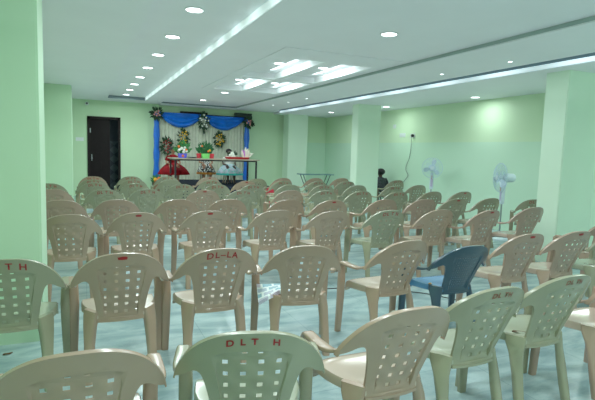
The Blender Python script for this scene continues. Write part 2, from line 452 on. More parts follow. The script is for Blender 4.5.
def rrect(c, ax, ay, w, h, b=.25):
    """rounded rectangle ring"""
    c = Vector(c); ax = Vector(ax).normalized(); ay = Vector(ay).normalized(); r = []
    k = min(w, h)*b
    for (sx, sy) in ((1,1),(-1,1),(-1,-1),(1,-1)):
        p = [(sx*(w/2), sy*(h/2-k)), (sx*(w/2-k*.3), sy*(h/2-k*.3)), (sx*(w/2-k), sy*(h/2))]
        if sx*sy < 0: p = p[::-1]
        r += [c + ax*x + ay*y for x, y in p]
    return r
def make_seat():
    mb = MB(); NX, NY = 12, 12
    def half(y):
        t = (y+.148)/.343
        return .126 + .082*math.sin(min(1, t*1.5)*PI/2)
    def z(x, y, hw):
        t = (y+.148)/.343
        s = abs(x)/hw
        zz = .428 - .016*(1-s**2)*math.sin(PI*min(1, t*1.05)) - .012*s**4
        if t > .82: zz -= .035*((t-.82)/.18)**2
        if t < .12: zz -= .010*((.12-t)/.12)
        return zz
    topv = []; 
    for j in range(NY+1):
        y = -.148 + .343*j/NY; hw = half(y)
        for i in range(NX+1):
            x = hw*(2*i/NX-1); topv.append((x, y - .02*(x/hw)**2*(1 if j == NY else 0), z(x, y, hw)))
    W = NX+1; f = []
    for j in range(NY):
        for i in range(NX): f.append((j*W+i, j*W+i+1, (j+1)*W+i+1, (j+1)*W+i))
    # boundary skirt
    bd = [i for i in range(W)] + [j*W+NX for j in range(1, NY+1)] + [NY*W+i for i in range(NX-1, -1, -1)] + [j*W for j in range(NY-1, 0, -1)]
    o = len(topv); vs = list(topv); n = len(bd)
    for k in bd:
        x, y, q = topv[k]; vs.append((x*1.03, y*1.02, q-.012))
    for k in bd:
        x, y, q = topv[k]
        arch = .018*math.cos(y*7) if abs(x) > .15 else .012
        if y < -.13: arch = .034
        vs.append((x*1.03, y*1.02, q-.062+arch))
    for r in range(2):
        for i in range(n):
            j = (i+1) % n
            a, b = (bd[i], bd[j]) if r == 0 else (o+i, o+j)
            f.append((a, b, o+r*n+j, o+r*n+i))
    # underside
    u0 = len(vs)
    for k in bd:
        x, y, q = topv[k]; vs.append((x*.97, y*.97, q-.05))
    f.append(tuple(range(u0, u0+n)))
    for i in range(n):
        j = (i+1) % n; f.append((o+n+i, o+n+j, u0+j, u0+i))
    mb.add(vs, f)
    return mesh_from('seat', mb.v, mb.f, 50)
def make_arm(s):
    path = smooth_line3([(.256,-.140,.594),(.259,-.095,.574),(.262,-.04,.562),(.264,.04,.559),(.264,.11,.562),(.263,.145,.560),(.261,.166,.540),(.259,.174,.505)], 3)
    rings = []
    for i, p in enumerate(path):
        t = (path[min(i+1, len(path)-1)]-path[max(i-1, 0)]).normalized()
        side = Vector((1, 0, 0)); up = t.cross(side)*-1
        if up.z < 0 and t.y > .3: up = -up
        w = .022 + .030*min(1, i/7)
        r = rrect(p, side, up, w, .012+.013*min(1, i/6), .35)
        rings.append([Vector((q.x*s, q.y, q.z)) for q in r])
    return mesh_from('armrest', *(lambda m: (m.v, m.f))(MB().loft(rings)), 45)
def smooth_line3(pts, n):
    out = []; P = [Vector(pts[0])] + [Vector(p) for p in pts] + [Vector(pts[-1])]
    for i in range(1, len(P)-2):
        p0, p1, p2, p3 = P[i-1], P[i], P[i+1], P[i+2]
        for k in range(n):
            t = k/n
            out.append(.5*((2*p1)+(-p0+p2)*t+(2*p0-5*p1+4*p2-p3)*t*t+(-p0+3*p1-3*p2+p3)*t**3))
    out.append(P[-1]); return out
def make_leg(s, front):
    rings = []
    if front:
        secs = [(.260,.168,.548,.054,.026),(.257,.172,.47,.056,.034),(.255,.174,.40,.058,.040),(.256,.178,.28,.056,.040),(.259,.183,.14,.051,.038),(.262,.188,.0,.046,.036)]
    else:
        secs = [(.158,-.105,.418,.112,.030,56),(.162,-.108,.380,.106,.036,54),(.167,-.122,.32,.076,.042,40),(.171,-.142,.22,.058,.044,20),(.176,-.166,.10,.052,.042,8),(.180,-.188,.0,.047,.040,0)]
    for q_ in secs:
        x, y, z, w, d = q_[:5]; a = math.radians(q_[5] if len(q_) > 5 else 0)
        rings.append([Vector((q.x*s, q.y, q.z)) for q in rrect((x, y, z), (math.cos(a), math.sin(a), 0), (-math.sin(a), math.cos(a), 0), w, d, .3)])
    m = MB().loft(rings)
    return mesh_from('leg', m.v, m.f, 50)

def plastic(name, rgb, rough=.27):
    m = mat(name, rgb, rough, .7, .05, 5); b = m.node_tree.nodes['Principled BSDF']
    b.inputs['Coat Weight'].default_value = .4; b.inputs['Coat Roughness'].default_value = .22
    return m
CH = {'beige': plastic('beige_plastic', (167,138,115)), 'tan': plastic('pinkish_beige_plastic', (168,138,118)), 'green': plastic('sage_green_plastic', (146,143,115)),
      'olive': plastic('dull_olive_plastic', (150,140,114)), 'blue': plastic('navy_blue_plastic', (34,64,84), .3)}
M_faint = mat('faded_red_paint', (132,74,58), .6, .2, .4, 60)
M_red = mat('red_paint', (150,22,26), .5, .3, .2, 40)
def woven(m):
    w = m.copy(); w.name = m.name + '_woven'; nt = w.node_tree; b = nt.nodes['Principled BSDF']
    tc = nt.nodes.new('ShaderNodeTexCoord'); sp = nt.nodes.new('ShaderNodeSeparateXYZ')
    def node(op, a, v):
        n = nt.nodes.new('ShaderNodeMath'); n.operation = op
        nt.links.new(a, n.inputs[0])
        if isinstance(v, (int, float)): n.inputs[1].default_value = v
        elif v is not None: nt.links.new(v, n.inputs[1])
        return n.outputs[0]
    L = nt.links.new; L(tc.outputs['Object'], sp.inputs[0])
    sx = node('SINE', node('MULTIPLY', sp.outputs['X'], PI/.058), None)
    sz = node('SINE', node('MULTIPLY', node('SUBTRACT', sp.outputs['Z'], .674), PI/.052), None)
    pr_ = node('MULTIPLY', sx, sz)
    ax = node('LESS_THAN', node('ABSOLUTE', sp.outputs['X'], None), .095); lo = node('GREATER_THAN', sp.outputs['Z'], .39); hi = node('LESS_THAN', sp.outputs['Z'], .70)
    h = node('MULTIPLY', node('MULTIPLY', pr_, ax), node('MULTIPLY', lo, hi))
    bp = nt.nodes.new('ShaderNodeBump'); bp.inputs['Strength'].default_value = .55; bp.inputs['Distance'].default_value = .006
    L(h, bp.inputs['Height']); L(bp.outputs['Normal'], b.inputs['Normal'])
    return w
LIT_SEAT_RGB = {'beige': (188,166,146), 'tan': (188,164,148), 'green': (160,164,140), 'olive': (166,158,134)}  # lighter than the backs: light from above painted into the seats
PARTS = {}
geo = {'backrest': make_back(), 'backrest_fine': make_back(True), 'seat': make_seat(), 'armL': make_arm(-1), 'armR': make_arm(1),
       'fl': make_leg(-1, True), 'fr': make_leg(1, True), 'rl': make_leg(-1, False), 'rr': make_leg(1, False)}
WOVEN = {}
def chair_meshes(c):
    if c not in PARTS:
        d = {}
        for k, me in geo.items():
            q = me.copy(); q.materials.clear(); q.materials.append(WOVEN.setdefault(c, woven(CH[c])) if k == 'backrest' else CH[c]); d[k] = q
        PARTS[c] = d
    return PARTS[c]
def text_mesh(txt, size, v0, sag):
    cu = bpy.data.curves.new('t', 'FONT'); cu.body = txt; cu.size = size; cu.align_x = 'CENTER'; cu.space_character = 1.25; cu.offset = .0012
    ob = bpy.data.objects.new('t', cu); COL.objects.link(ob)
    dg = bpy.context.evaluated_depsgraph_get(); dg.update()
    me = bpy.data.meshes.new_from_object(ob.evaluated_get(dg))
    bm = bmesh.new(); bm.from_mesh(me)
    bmesh.ops.triangulate(bm, faces=bm.faces)
    for v in bm.verts:
        u, w = v.co.x, v.co.y + v0 - sag*v.co.x**2
        v.co = back_pt(u, w, -.0016)
    bm.to_mesh(me); bm.free()
    bpy.data.objects.remove(ob); bpy.data.curves.remove(cu)
    me.materials.clear(); me.materials.append(M_red); me.name = 'lettering'
    return me
TXT = {'dlth': text_mesh('DL T H', .052, .742, 1.3), 'dlla': text_mesh('DL\u2013LA', .056, .742, 1.3), 'faint': text_mesh('DL TH', .036, .752, 1.3), 'dth': text_mesh('D L T   H', .036, .754, 1.3)}
TXT['faint'].materials.clear(); TXT['faint'].materials.append(M_faint)
def patch_mesh():
    rings = []; N = 16; vs = []; fs = []
    random.seed(3)
    rim = []
    for k in range(N):
        a = 2*PI*k/N; r = 1+.12*random.uniform(-1, 1)
        cx, sx = math.cos(a), math.sin(a)
        u = .027*r*math.copysign(abs(cx)**.55, cx); v = .771+.010*r*math.copysign(abs(sx)**.55, sx)
        rim.append((u, v))
    vs = [back_pt(0, .771, -.0018)] + [back_pt(u, v, -.0018) for u, v in rim] + [back_pt(u, v, .001) for u, v in rim]
    for k in range(N):
        j = (k+1) % N; fs.append((0, 1+k, 1+j)); fs.append((1+k, 1+N+k, 1+N+j, 1+j))
    me = mesh_from('paint_patch', vs, fs); me.materials.append(M_red); return me
PATCH = patch_mesh()

def armchair(x, y, rz, colour, mark, label, group, z=0, name='plastic_armchair', sc_=1.0):
    t = thing(name, label, 'chair', (x, y, z), rz, group); t.scale = (1.03, 1, sc_)
    g = chair_meshes(colour)
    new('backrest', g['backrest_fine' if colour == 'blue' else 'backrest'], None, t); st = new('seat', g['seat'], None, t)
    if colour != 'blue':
        cc = LIT_SEAT_RGB[colour]; st.material_slots[0].link = 'OBJECT'; st.material_slots[0].material = plastic('lit_polished_%s_seat' % colour, cc, .2)
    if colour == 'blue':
        st.material_slots[0].link = 'OBJECT'; st.material_slots[0].material = plastic('lit_blue_plastic', (74,128,170)); st['label'] = 'lighter blue seat'  # lighter blue paints in the light reflected off the seat
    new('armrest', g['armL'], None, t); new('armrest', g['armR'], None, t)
    for k in ('fl', 'fr', 'rl', 'rr'): new('leg', g[k], None, t)
    if mark in TXT: new('lettering', TXT[mark], None, t)['label'] = 'red hand-painted letters'
    if mark == 'patch': new('paint_patch', PATCH, None, t)['label'] = 'red painted patch'
    return t

# rows from the camera towards the stage: (x, y of the chair's base, turn in degrees, colour, mark)
#CHAIRS-BEGIN
ROWS = {
    'A': [(-0.028, 1.790, 0, 'beige', ''), (0.593, 1.765, -16, 'green', 'dth'), (1.211, 1.805, 0, 'beige', ''), (1.786, 1.922, 0, 'green', 'faint'), (2.362, 1.981, 0, 'green', 'faint'), (2.937, 1.938, 0, 'tan', '')],
    'B': [(-0.387, 3.146, 0, 'green', 'dlth'), (0.188, 3.143, 0, 'beige', 'patch'), (0.764, 3.126, 0, 'beige', 'dlla'), (1.371, 3.070, -10, 'beige', ''), (2.098, 3.059, 4, 'beige', ''), (2.673, 3.027, 0, 'blue', ''), (3.328, 3.064, 0, 'tan', 'patch'), (3.904, 3.059, 0, 'tan', 'patch'), (4.500, 3.038, 0, 'green', ''), (5.080, 3.518, 0, 'tan', '')],
    'C': [(-0.131, 4.853, 0, 'beige', ''), (0.444, 4.893, 0, 'beige', 'patch'), (1.115, 4.916, 0, 'beige', 'patch'), (1.803, 4.854, 0, 'beige', ''), (2.378, 4.694, 0, 'beige', ''), (3.062, 4.662, 0, 'green', 'dlth'), (3.716, 4.604, 0, 'beige', ''), (4.298, 4.460, 5, 'tan', 'patch'), (5.240, 4.626, 0, 'tan', ''), (6.434, 5.374, -40, 'olive', 'dlth')],
    'D': [(-0.248, 6.063, 0, 'tan', ''), (0.327, 6.055, 0, 'tan', ''), (1.004, 6.013, 0, 'beige', ''), (1.614, 5.986, 0, 'beige', ''), (2.347, 5.839, 0, 'beige', ''), (2.922, 5.729, 0, 'beige', 'patch'), (3.727, 5.734, 0, 'beige', ''), (4.377, 5.708, 0, 'tan', ''), (4.953, 5.707, 0, 'olive', 'patch'), (5.633, 5.730, 0, 'olive', '')],
    'E': [(-0.411, 7.503, 0, 'tan', ''), (0.246, 7.439, 0, 'green', 'dlth'), (0.822, 7.475, 0, 'green', 'dlth'), (1.615, 7.333, 0, 'beige', 'patch'), (2.193, 7.263, 0, 'green', 'dlth'), (2.956, 7.201, 0, 'beige', ''), (3.533, 7.126, 0, 'green', 'dlth'), (4.131, 7.009, 0, 'green', 'dlth'), (4.744, 6.851, 0, 'green', 'dlth'), (5.470, 6.856, 0, 'olive', ''), (6.118, 6.826, 0, 'olive', 'patch')],
    'F': [(-0.510, 8.556, 0, 'green', 'dlth'), (0.142, 8.785, 0, 'green', 'dlth'), (0.762, 8.607, 0, 'green', 'dlth'), (1.488, 8.428, 0, 'green', 'dlth'), (2.078, 8.376, 0, 'green', 'dlth'), (2.716, 8.345, 0, 'green', 'dlth'), (3.431, 8.361, 0, 'green', ''), (4.097, 8.302, 0, 'green', 'dlth'), (4.811, 8.265, 0, 'green', ''), (5.530, 8.073, 0, 'green', 'dlth'), (6.319, 8.346, 0, 'olive', '')],
    'G': [(0.123, 9.536, 0, 'green', 'dlth'), (0.818, 9.602, 0, 'green', 'dlth'), (1.467, 9.491, 0, 'green', ''), (2.248, 9.500, 0, 'green', 'dlth'), (2.899, 9.318, 0, 'beige', 'patch'), (3.706, 9.375, 0, 'green', 'dlth'), (4.500, 9.370, 0, 'green', 'dlth'), (5.210, 9.387, 0, 'green', 'dlth')],
    'H': [(0.136, 10.467, 0, 'beige', 'dlth'), (0.846, 10.573, 0, 'green', 'dlth'), (1.596, 10.685, 0, 'green', 'dlth'), (2.480, 10.633, 0, 'beige', 'patch'), (3.402, 10.115, 0, 'green', ''), (4.127, 10.409, 0, 'beige', ''), (4.999, 10.512, 0, 'beige', ''), (5.755, 10.602, 0, 'beige', ''), (6.920, 9.938, 0, 'olive', 'dlth')],
}
#CHAIRS-END
CN = {'beige': 'beige', 'tan': 'pinkish beige', 'green': 'sage green', 'olive': 'dull olive', 'blue': 'navy blue'}
MK = {'': 'unmarked back', 'patch': 'red paint patch', 'dlth': 'red lettering', 'dlla': 'red DL-LA lettering', 'dth': 'widely spaced red lettering', 'faint': 'faded lettering'}
RN = {'A': 'nearest row', 'B': 'second row', 'C': 'third row', 'D': 'fourth row', 'E': 'fifth row', 'F': 'sixth row', 'G': 'seventh row', 'H': 'stage-side row'}
for rn, items in ROWS.items():
    for i, (x, y, a, c, mk) in enumerate(items):
        lab = '%s plastic armchair, %s, %s from the left in the %s' % (CN[c], MK[mk], ORD[i], RN[rn])
        armchair(x, y, math.radians(a), c, mk, lab, 'plastic armchairs set out in rows', sc_=.925 if c == 'blue' else 1.0)

# ------------------------------------------------------------------ small things among the chairs
M_black = mat('black_plastic', (18,18,20), .4)
def newspaper(x, y, z, rz):
    t = thing('newspaper', 'folded newspaper with blue and pink print lying on a beige chair seat', 'newspaper', (x, y, z), rz)
    mb = MB(); N = 8
    for k, (dx, dy, h) in enumerate(((0,0,0), (.006,.004,.006), (-.004,.008,.012))):
        top = []; bot = []
        for i in range(N+1):
            for j in range(2):
                px = -.11+.22*i/N+dx; py = -.085+.17*j+dy
                wv = h + .0015*math.sin(i*1.1+k) - 0.95*max(0, -px*.6-py*.6-.03)
                top.append((px, py, wv+.005)); bot.append((px, py, wv))
        f = []; n = len(top)
        for i in range(N):
            a = i*2; f.append((a, a+2, a+3, a+1)); f.append((n+a, n+a+1, n+a+3, n+a+2)); f.append((a, n+a, n+a+2, a+2)); f.append((a+1, a+3, n+a+3, n+a+1))
        f.append((0, 1, n+1, n)); f.append((2*N, n+2*N, n+2*N+1, 2*N+1))
        mb.add(top+bot, f)
    m = bpy.data.materials.new('newsprint'); m.use_nodes = True
    nt = m.node_tree; b = nt.nodes['Principled BSDF']; b.inputs['Roughness'].default_value = .7
    tc = nt.nodes.new('ShaderNodeTexCoord'); br = nt.nodes.new('ShaderNodeTexBrick')
    br.inputs['Scale'].default_value = 1; br.inputs['Brick Width'].default_value = .08; br.inputs['Row Height'].default_value = .05; br.inputs['Mortar Size'].default_value = .008
    br.inputs['Color1'].default_value = (*lin((120,176,190)), 1); br.inputs['Color2'].default_value = (*lin((206,190,206)), 1); br.inputs['Mortar'].default_value = (*lin((228,236,234)), 1)
    nt.links.new(tc.outputs['Object'], br.inputs['Vector']); nt.links.new(br.outputs['Color'], b.inputs['Base Color'])
    mb.build('pages', m, t, sharp=20)
def dry_leaf(name, label, x, y, z, rz, s=.035, rgb=(92,70,48)):
    vs = []; fs = []; N = 8
    for i in range(N+1):
        t = i/N; w = s*.55*math.sin(PI*t)**.8; px = s*(2*t-1)
        vs += [(px, -w, .004*math.sin(t*7)+.006), (px, 0, .002), (px, w, .007+.003*math.cos(t*5))]
    for i in range(N):
        for k in range(2): fs.append((3*i+k, 3*i+3+k, 3*i+4+k, 3*i+1+k))
    me = mesh_from(name, vs, fs); o = new(name, me, mat('dry_leaf_%d' % rgb[0], rgb, .7, .2, .3, 60)); o.location = (x, y, z); o.rotation_euler = (0, 0, rz)
    tag(o, label, 'leaf'); return o
newspaper(1.205, 3.075, .430, math.radians(-14))
dry_leaf('dry_leaf', 'small brown dry leaf lying on the floor by the left pillar', -.485, 3.57, .001, .4, .03)
dry_leaf('dry_leaf', 'brown curled leaf on the seat of a sage green armchair', 2.25, 1.90, .416, -.5, .04, (84,62,40))
dry_leaf('dry_leaf', 'yellowish leaf on the seat of the navy blue armchair', 2.50, 2.98, .386, .9, .03, (176,146,84))
o = MB().tube(smooth_line3([(2.2,4.3,.006),(2.7,4.2,.006),(3.06,3.92,.006),(3.18,3.80,.006),(3.30,3.59,.006),(3.34,3.48,.006),(3.43,3.36,.006),(3.7,3.2,.006),(4.2,3.62,.006)], 4), .005, 6).build('floor_cable', M_black)
tag(o, 'thin dark cable trailing across the floor behind the blue armchair', 'cable')
# ------------------------------------------------------------------ pedestal fans
M_fan = mat('pale_fan_plastic', (206,222,232), .35); M_blade = mat('translucent_fan_blade', (196,214,236), .25, alpha=.85)
M_wire = mat('thin_white_wire', (186,212,226), .4); M_pole = mat('steel_fan_pole', (150,160,165), .3, metal=.7)
def fan(x, y, rz, hz, R, label):
    t = thing('pedestal_fan', label, 'fan', (x, y, 0), rz)
    MB().lathe([(.20,.0),(.20,.015),(.18,.03),(.06,.05),(.03,.07)], n=24).build('base', M_fan, t)
    MB().tube([(0,0,.06),(0,0,hz-.42)], .014, 10).build('pole', M_pole, t)
    cb = MB().loft([rrect((0,0,hz-.46),(1,0,0),(0,1,0),.065,.055), rrect((0,0,hz-.42),(1,0,0),(0,1,0),.085,.065), rrect((0,.01,hz-.2),(1,0,0),(0,1,0),.075,.06), rrect((0,.03,hz-.1),(1,0,0),(0,1,0),.05,.05)])
    col = cb.build('control_column', M_fan, t)
    pn = MB().box((-.022, -.036, hz-.40), (.022, -.028, hz-.24)); pn.build('control_panel', mat('lilac_panel', (190,178,214), .4), col, sharp=0)
    ds = MB()
    for k in range(3): ds.lathe([(.011,-.045),(.012,-.035)], (0, 0, hz-.23+k*.027), 10, axis='y')
    ds.build('speed_button', mat('button_orange', (196,120,110), .4), col)
    MB().lathe([(.02,.20),(.055,.195),(.075,.16),(.078,.08),(.07,.03),(.045,.0),(.02,-.02)], (0, 0, hz), 18, axis='y').build('motor_housing', M_fan, t)
    rn = MB()                                                           # the fan faces local -y
    for k in range(40):
        a = 2*PI*k/40; c, s = math.cos(a), math.sin(a)
        rn.tube([(.05*c,-.115,hz+.05*s), (.6*R*c,-.112,hz+.6*R*s), (.9*R*c,-.09,hz+.9*R*s), (R*c,-.055,hz+R*s), (.9*R*c,-.02,hz+.9*R*s), (.05*c,.01,hz+.05*s)], .0024, 4)
    for (rr, yy, th) in ((R, -.055, .006), (.6*R, -.112, .002), (.05, -.115, .004)):
        rn.tube([(rr*math.cos(2*PI*k/32), yy, hz+rr*math.sin(2*PI*k/32)) for k in range(33)], th, 6)
    rn.build('guard', M_wire, t)
    MB().lathe([(.001,-.122),(.04,-.12),(.045,-.112)], (0,0,hz), 16, axis='y').build('badge_cap', M_fan, t)
    MB().lathe([(.01,-.10),(.035,-.095),(.04,-.04),(.03,-.02)], (0,0,hz), 14, axis='y').build('hub', M_fan, t)
    for q in range(3):
        vs = []; fs = []; a0 = 2*PI*q/3+1.35; N = 10
        for i in range(N+1):
            r = .03 + (R*.88-.03)*i/N
            wd = .26+.42*math.sin(PI*min(1, i/N*.86+.1))
            for j in range(5):
                s = j/4-.5; a = a0 + s*wd*2*(.55 if i else .8)
                vs.append((r*math.cos(a), -.06+s*.05, hz+r*math.sin(a)))
        for i in range(N):
            for j in range(4): fs.append((i*5+j, i*5+j+1, i*5+6+j, i*5+5+j))
        new('blade', mesh_from('blade', vs, fs), M_blade, t)
    return t
fan(6.85, 8.32, math.radians(-40), 1.15, .215, 'white pedestal fan facing the camera before the right wall')
fan(6.63, 6.17, math.radians(-112), 1.07, .25, 'white pedestal fan turned side-on with lilac control panel near the right pillar')

# ------------------------------------------------------------------ wall fittings
M_white = mat('white_plastic', (222,230,228), .4); M_black = mat('black_plastic', (18,18,20), .4)
def plate(name, label, cat, x, y, z, w, h, wall):
    t = thing(name, label, cat, (x, y, z))
    if wall == 'R':
        MB().box((-.012, -w/2, -h/2), (0, w/2, h/2)).build('face_plate', M_white, t, sharp=0)
        for k in range(3):
            yy = -w/2+w*(k+.5)/3; MB().box((-.018, yy-.014, -.02), (-.012, yy+.014, .02)).build('rocker', M_ring, t, sharp=0)
    else:
        MB().box((-w/2, -.012, -h/2), (w/2, 0, h/2)).build('face_plate', M_white, t, sharp=0)
        for k in range(3):
            xx = -w/2+w*(k+.5)/3; MB().box((xx-.014, -.018, -.02), (xx+.014, -.012, .02)).build('rocker', M_ring, t, sharp=0)
    return t
plate('switch_plate', 'wide white switch plate on the right wall beside the socket', 'switch', XR, 10.2, 1.91, .24, .1, 'R')
plate('wall_socket', 'white wall socket with a black plug in it', 'socket', XR, 9.78, 1.89, .17, .1, 'R')
plate('switch_plate', 'white switch plate on the back wall beside the dark door', 'switch', -.13, YB, 1.56, .2, .1, 'B')
o = MB().box((-.02, -.05, -.05), (0, .05, .05)).build('junction_box', M_white, sharp=0); o.location = (XR, 10.56, 2.14)  # plain junction box on the wall, no switch in it
tag(o, 'small square white box high on the right wall above the switches', 'box')
t = thing('power_cord', 'dark cord hanging down the right wall from its black plug', 'cord', (XR, 9.75, 1.89))
MB().lathe([(.016,-.075),(.03,-.07),(.036,-.04),(.036,-.018)], n=12, axis='x').build('plug', M_black, t)
MB().tube(smooth_line3([(-.07,0,-.01),(-.06,.0,-.12),(-.03,.05,-.3),(-.02,.1,-.55),(-.02,.2,-.72),(-.02,.22,-.85),(-.02,.12,-.98),(-.02,.22,-1.1),(-.02,.35,-1.25),(-.03,.4,-1.6),(-.05,.4,-1.88)], 4), .006, 6).build('cable', mat('grey_cable', (86,98,96), .5), t)
t = thing('security_camera', 'small white security camera high on back wall by the ceiling', 'camera', (.06, YB, 2.53))
MB().lathe([(.05,0),(.05,-.02),(.03,-.03)], n=14, axis='y').build('mount', M_white, t)
MB().lathe([(.03,-.12),(.038,-.11),(.04,-.04),(.03,-.025)], n=14, axis='y').build('housing', M_white, t)
MB().lathe([(.002,-.125),(.024,-.123),(.028,-.118)], n=14, axis='y').build('lens', M_black, t)

# ------------------------------------------------------------------ stage
SZ = .48
M_stage = mat('dark_stage_carpet', (30,36,50), .9, .1, .2, 30)
so = MB().box((1.78, 11.5, 0), (4.45, YB, SZ)).build('stage_platform', M_stage, sharp=0)
tag(so, 'low dark carpeted stage platform under the table against the back wall', 'stage'); so['kind'] = 'structure'
ro = MB().box((4.46, 11.55, 0), (4.72, 11.85, .24)).box((4.46, 11.85, 0), (4.72, 12.2, .40)).build('carpeted_step', mat('red_carpet', (196,44,62), .9, .1, .15, 40), sharp=0)
tag(ro, 'red carpeted step beside the dark stage platform', 'step')
bx = MB().box((4.2, 11.25, 0), (4.42, 11.45, .46)).build('red_box', MATS['red_carpet'], sharp=0)
tag(bx, 'small red cloth-covered box on the floor in front of the stage', 'box')

def cloth_panel(x0, x1, z0, z1, y, amp, waves, nx=90, nz=6):
    vs = []; fs = []
    for j in range(nz+1):
        for i in range(nx+1):
            u = i/nx
            vs.append((x0+(x1-x0)*u, y+amp*math.sin(u*waves*2*PI)+amp*.4*math.sin(u*waves*5.3+j*.3), z0+(z1-z0)*j/nz))
    for j in range(nz):
        for i in range(nx):
            a = j*(nx+1)+i; fs.append((a, a+1, a+nx+2, a+nx+1))
    return vs, fs
vs, fs = cloth_panel(1.93, 4.5, SZ, 2.4, 14.40, .012, 26, 160)
bo = new('backdrop_cloth', mesh_from('backdrop_cloth', vs, fs), mat('silver_cream_cloth', (196,200,180), .55, .4, .07, 14)); tag(bo, 'silvery cream pleated cloth hung behind the stage table', 'backdrop cloth')
M_blue = mat('royal_blue_satin', (10,96,206), .4, .5, .12, 8); M_blue2 = mat('deep_blue_satin', (8,104,214), .45, .5, .2, 5)
bar = MB().tube([(1.8,14.37,2.40),(4.62,14.37,2.40)], .02, 8).build('drape_rail', M_dark_wood); tag(bar, 'dark rail across the top of the blue stage drapes', 'rail')
def drape_column(x, label):
    mb = MB(); rings = []
    for j in range(13):
        z = SZ + (2.36-SZ)*j/12
        w = .075+.012*math.sin(j*1.7)
        rings.append([(x+w*math.cos(a)*(1+.12*math.sin(5*a+j*.2)), 14.29+.05*math.sin(a)*(1+.15*math.sin(7*a)), z) for a in [2*PI*k/28 for k in range(28)]])
    tag(mb.loft(rings).build('drape_column', M_blue), label, 'drape', 'blue drape columns of the stage')
drape_column(1.87, 'royal blue cloth column at the stage edge near the door')
drape_column(4.56, 'royal blue cloth column at the stage edge near the right end of the table')
def swag(x0, x1, zt, sag, y, label):
    vs = []; fs = []; NU, NV = 40, 16
    for j in range(NV+1):
        v = j/NV
        for i in range(NU+1):
            u = i/NU; s = math.sin(PI*u)**.75
            z = zt - v*(.03+sag*s)
            fold = .022*math.sin(v*22-2*s)*(.35+s*.65)
            vs.append((x0+(x1-x0)*u, y - .05*math.sin(PI*v)*s + fold, z))
    for j in range(NV):
        for i in range(NU):
            a = j*(NU+1)+i; fs.append((a, a+1, a+NU+2, a+NU+1))
    o = new('drape_swag', mesh_from('drape_swag', vs, fs), M_blue2)
    tag(o, label, 'drape', 'blue swags over the stage')
swag(1.93, 3.2, 2.41, .38, 14.3, 'blue satin swag hung over the stage on the side near the door')
swag(3.2, 4.48, 2.39, .38, 14.3, 'blue satin swag hung over the stage on the side near the right wall')
dk = MB().box((2.55, 14.33, 2.42), (3.35, 14.42, 2.475)).build('dark_batten', M_dark_wood, sharp=0); tag(dk, 'thin dark batten above the blue swags', 'batten')
dk = MB().box((4.2, 14.36, 2.24), (4.74, 14.46, 2.53)).build('backing_board', mat('dark_green_panel', (24,40,34), .6), sharp=0); tag(dk, 'dark green panel behind the flowers at the right corner of the drapes', 'panel')

M_leaf = mat('dark_leaf', (24,58,34), .5, .4, .35, 30); M_leaf2 = mat('fresh_leaf', (52,120,62), .5, .4, .3, 30)
PET = {'yellow': mat('yellow_petal', (226,176,30), .6), 'white': mat('white_petal', (232,236,226), .6), 'pink': mat('pink_petal', (220,150,150), .6), 'red': mat('red_petal', (150,18,26), .6), 'orange': mat('orange_petal', (226,108,40), .6)}
def flowers(label, loc, rx, rz, spec, leaf=M_leaf, depth=.09, nleaf=90, name='flower_arrangement', tail=0, blossom=.034, up=False, seed=1, group=None):
    rnd = random.Random(seed)
    t = thing(name, label, 'flowers', loc, 0, group)
    mb = MB()
    for k in range(nleaf):
        a = rnd.uniform(0, 2*PI); r = math.sqrt(rnd.random())
        p = Vector((rx*.8*r*math.cos(a), -depth*.5*(1-r)*rnd.random()-.012, rz*.82*r*math.sin(a)))
        d = Vector((math.cos(a)*rx*(.25+r), -rnd.uniform(.0, .05), math.sin(a)*rz*(.25+r))) + Vector((rnd.uniform(-.03,.03), 0, rnd.uniform(-.03,.03)))
        if up: d.z = abs(d.z)+.08; 
        d.normalize(); L = rnd.uniform(.07, .13); w = L*.2
        n = d.cross(Vector((rnd.uniform(-.5,.5), -1, rnd.uniform(-.5,.5)))).normalized()*w
        mb.add([p, p+d*L*.45+n+Vector((0,-.012,0)), p+d*L, p+d*L*.45-n+Vector((0,-.012,0))], [(0,1,2,3)])
    for k in range(int(tail*100)):
        x = rnd.uniform(-.03,.03); z = -rz - tail*rnd.random()
        mb.add([(x,-.02,z+.08),(x+.02,-.03,z+.03),(x,-.02,z-.03),(x-.02,-.03,z+.03)], [(0,1,2,3)])
    mb.build('foliage', leaf, t, sharp=0)
    for (c, n, spread) in spec:
        for k in range(n):
            a = 2.4*k+rnd.uniform(-.3,.3); r = math.sqrt((k+.5)/n)*spread
            s = blossom*rnd.uniform(.85, 1.15)
            m2 = MB(); cx, cy, cz = rx*r*math.cos(a), -depth*.75-.02*(1-r), rz*r*math.sin(a)
            for q in range(6):
                b = q*PI/3; m2.ball((cx+s*.6*math.cos(b), cy+.006, cz+s*.6*math.sin(b)), (s*.5, s*.35, s*.5), 6, 4)
            m2.ball((cx, cy-.012, cz), (s*.45, s*.4, s*.45), 6, 4)
            m2.build('blossom', PET[c], t)
    return t
flowers('pink flowers with dark leaves at the drape corner near the door', (1.87, 14.24, 2.36), .15, .16, [('pink', 6, .62)], blossom=.026, seed=1, tail=.0, name='hanging_flowers')
flowers('pink flowers with dark leaves at the drape corner near the right wall', (4.6, 14.24, 2.24), .13, .15, [('pink', 5, .6)], blossom=.026, seed=2, name='hanging_flowers')
flowers('oval spray of white flowers hung between the two blue swags', (3.21, 14.2, 2.22), .165, .27, [('white', 11, .82)], blossom=.024, seed=3, tail=.12, name='hanging_flowers')
flowers('oval spray of yellow flowers on the backdrop above the white table flowers', (2.63, 14.3, 1.72), .15, .25, [('yellow', 13, .85)], blossom=.023, seed=4, tail=.05, name='hanging_flowers')
flowers('oval spray of yellow flowers on the backdrop above the red pots', (3.70, 14.3, 1.70), .145, .23, [('yellow', 14, .85)], blossom=.023, seed=5, name='hanging_flowers')
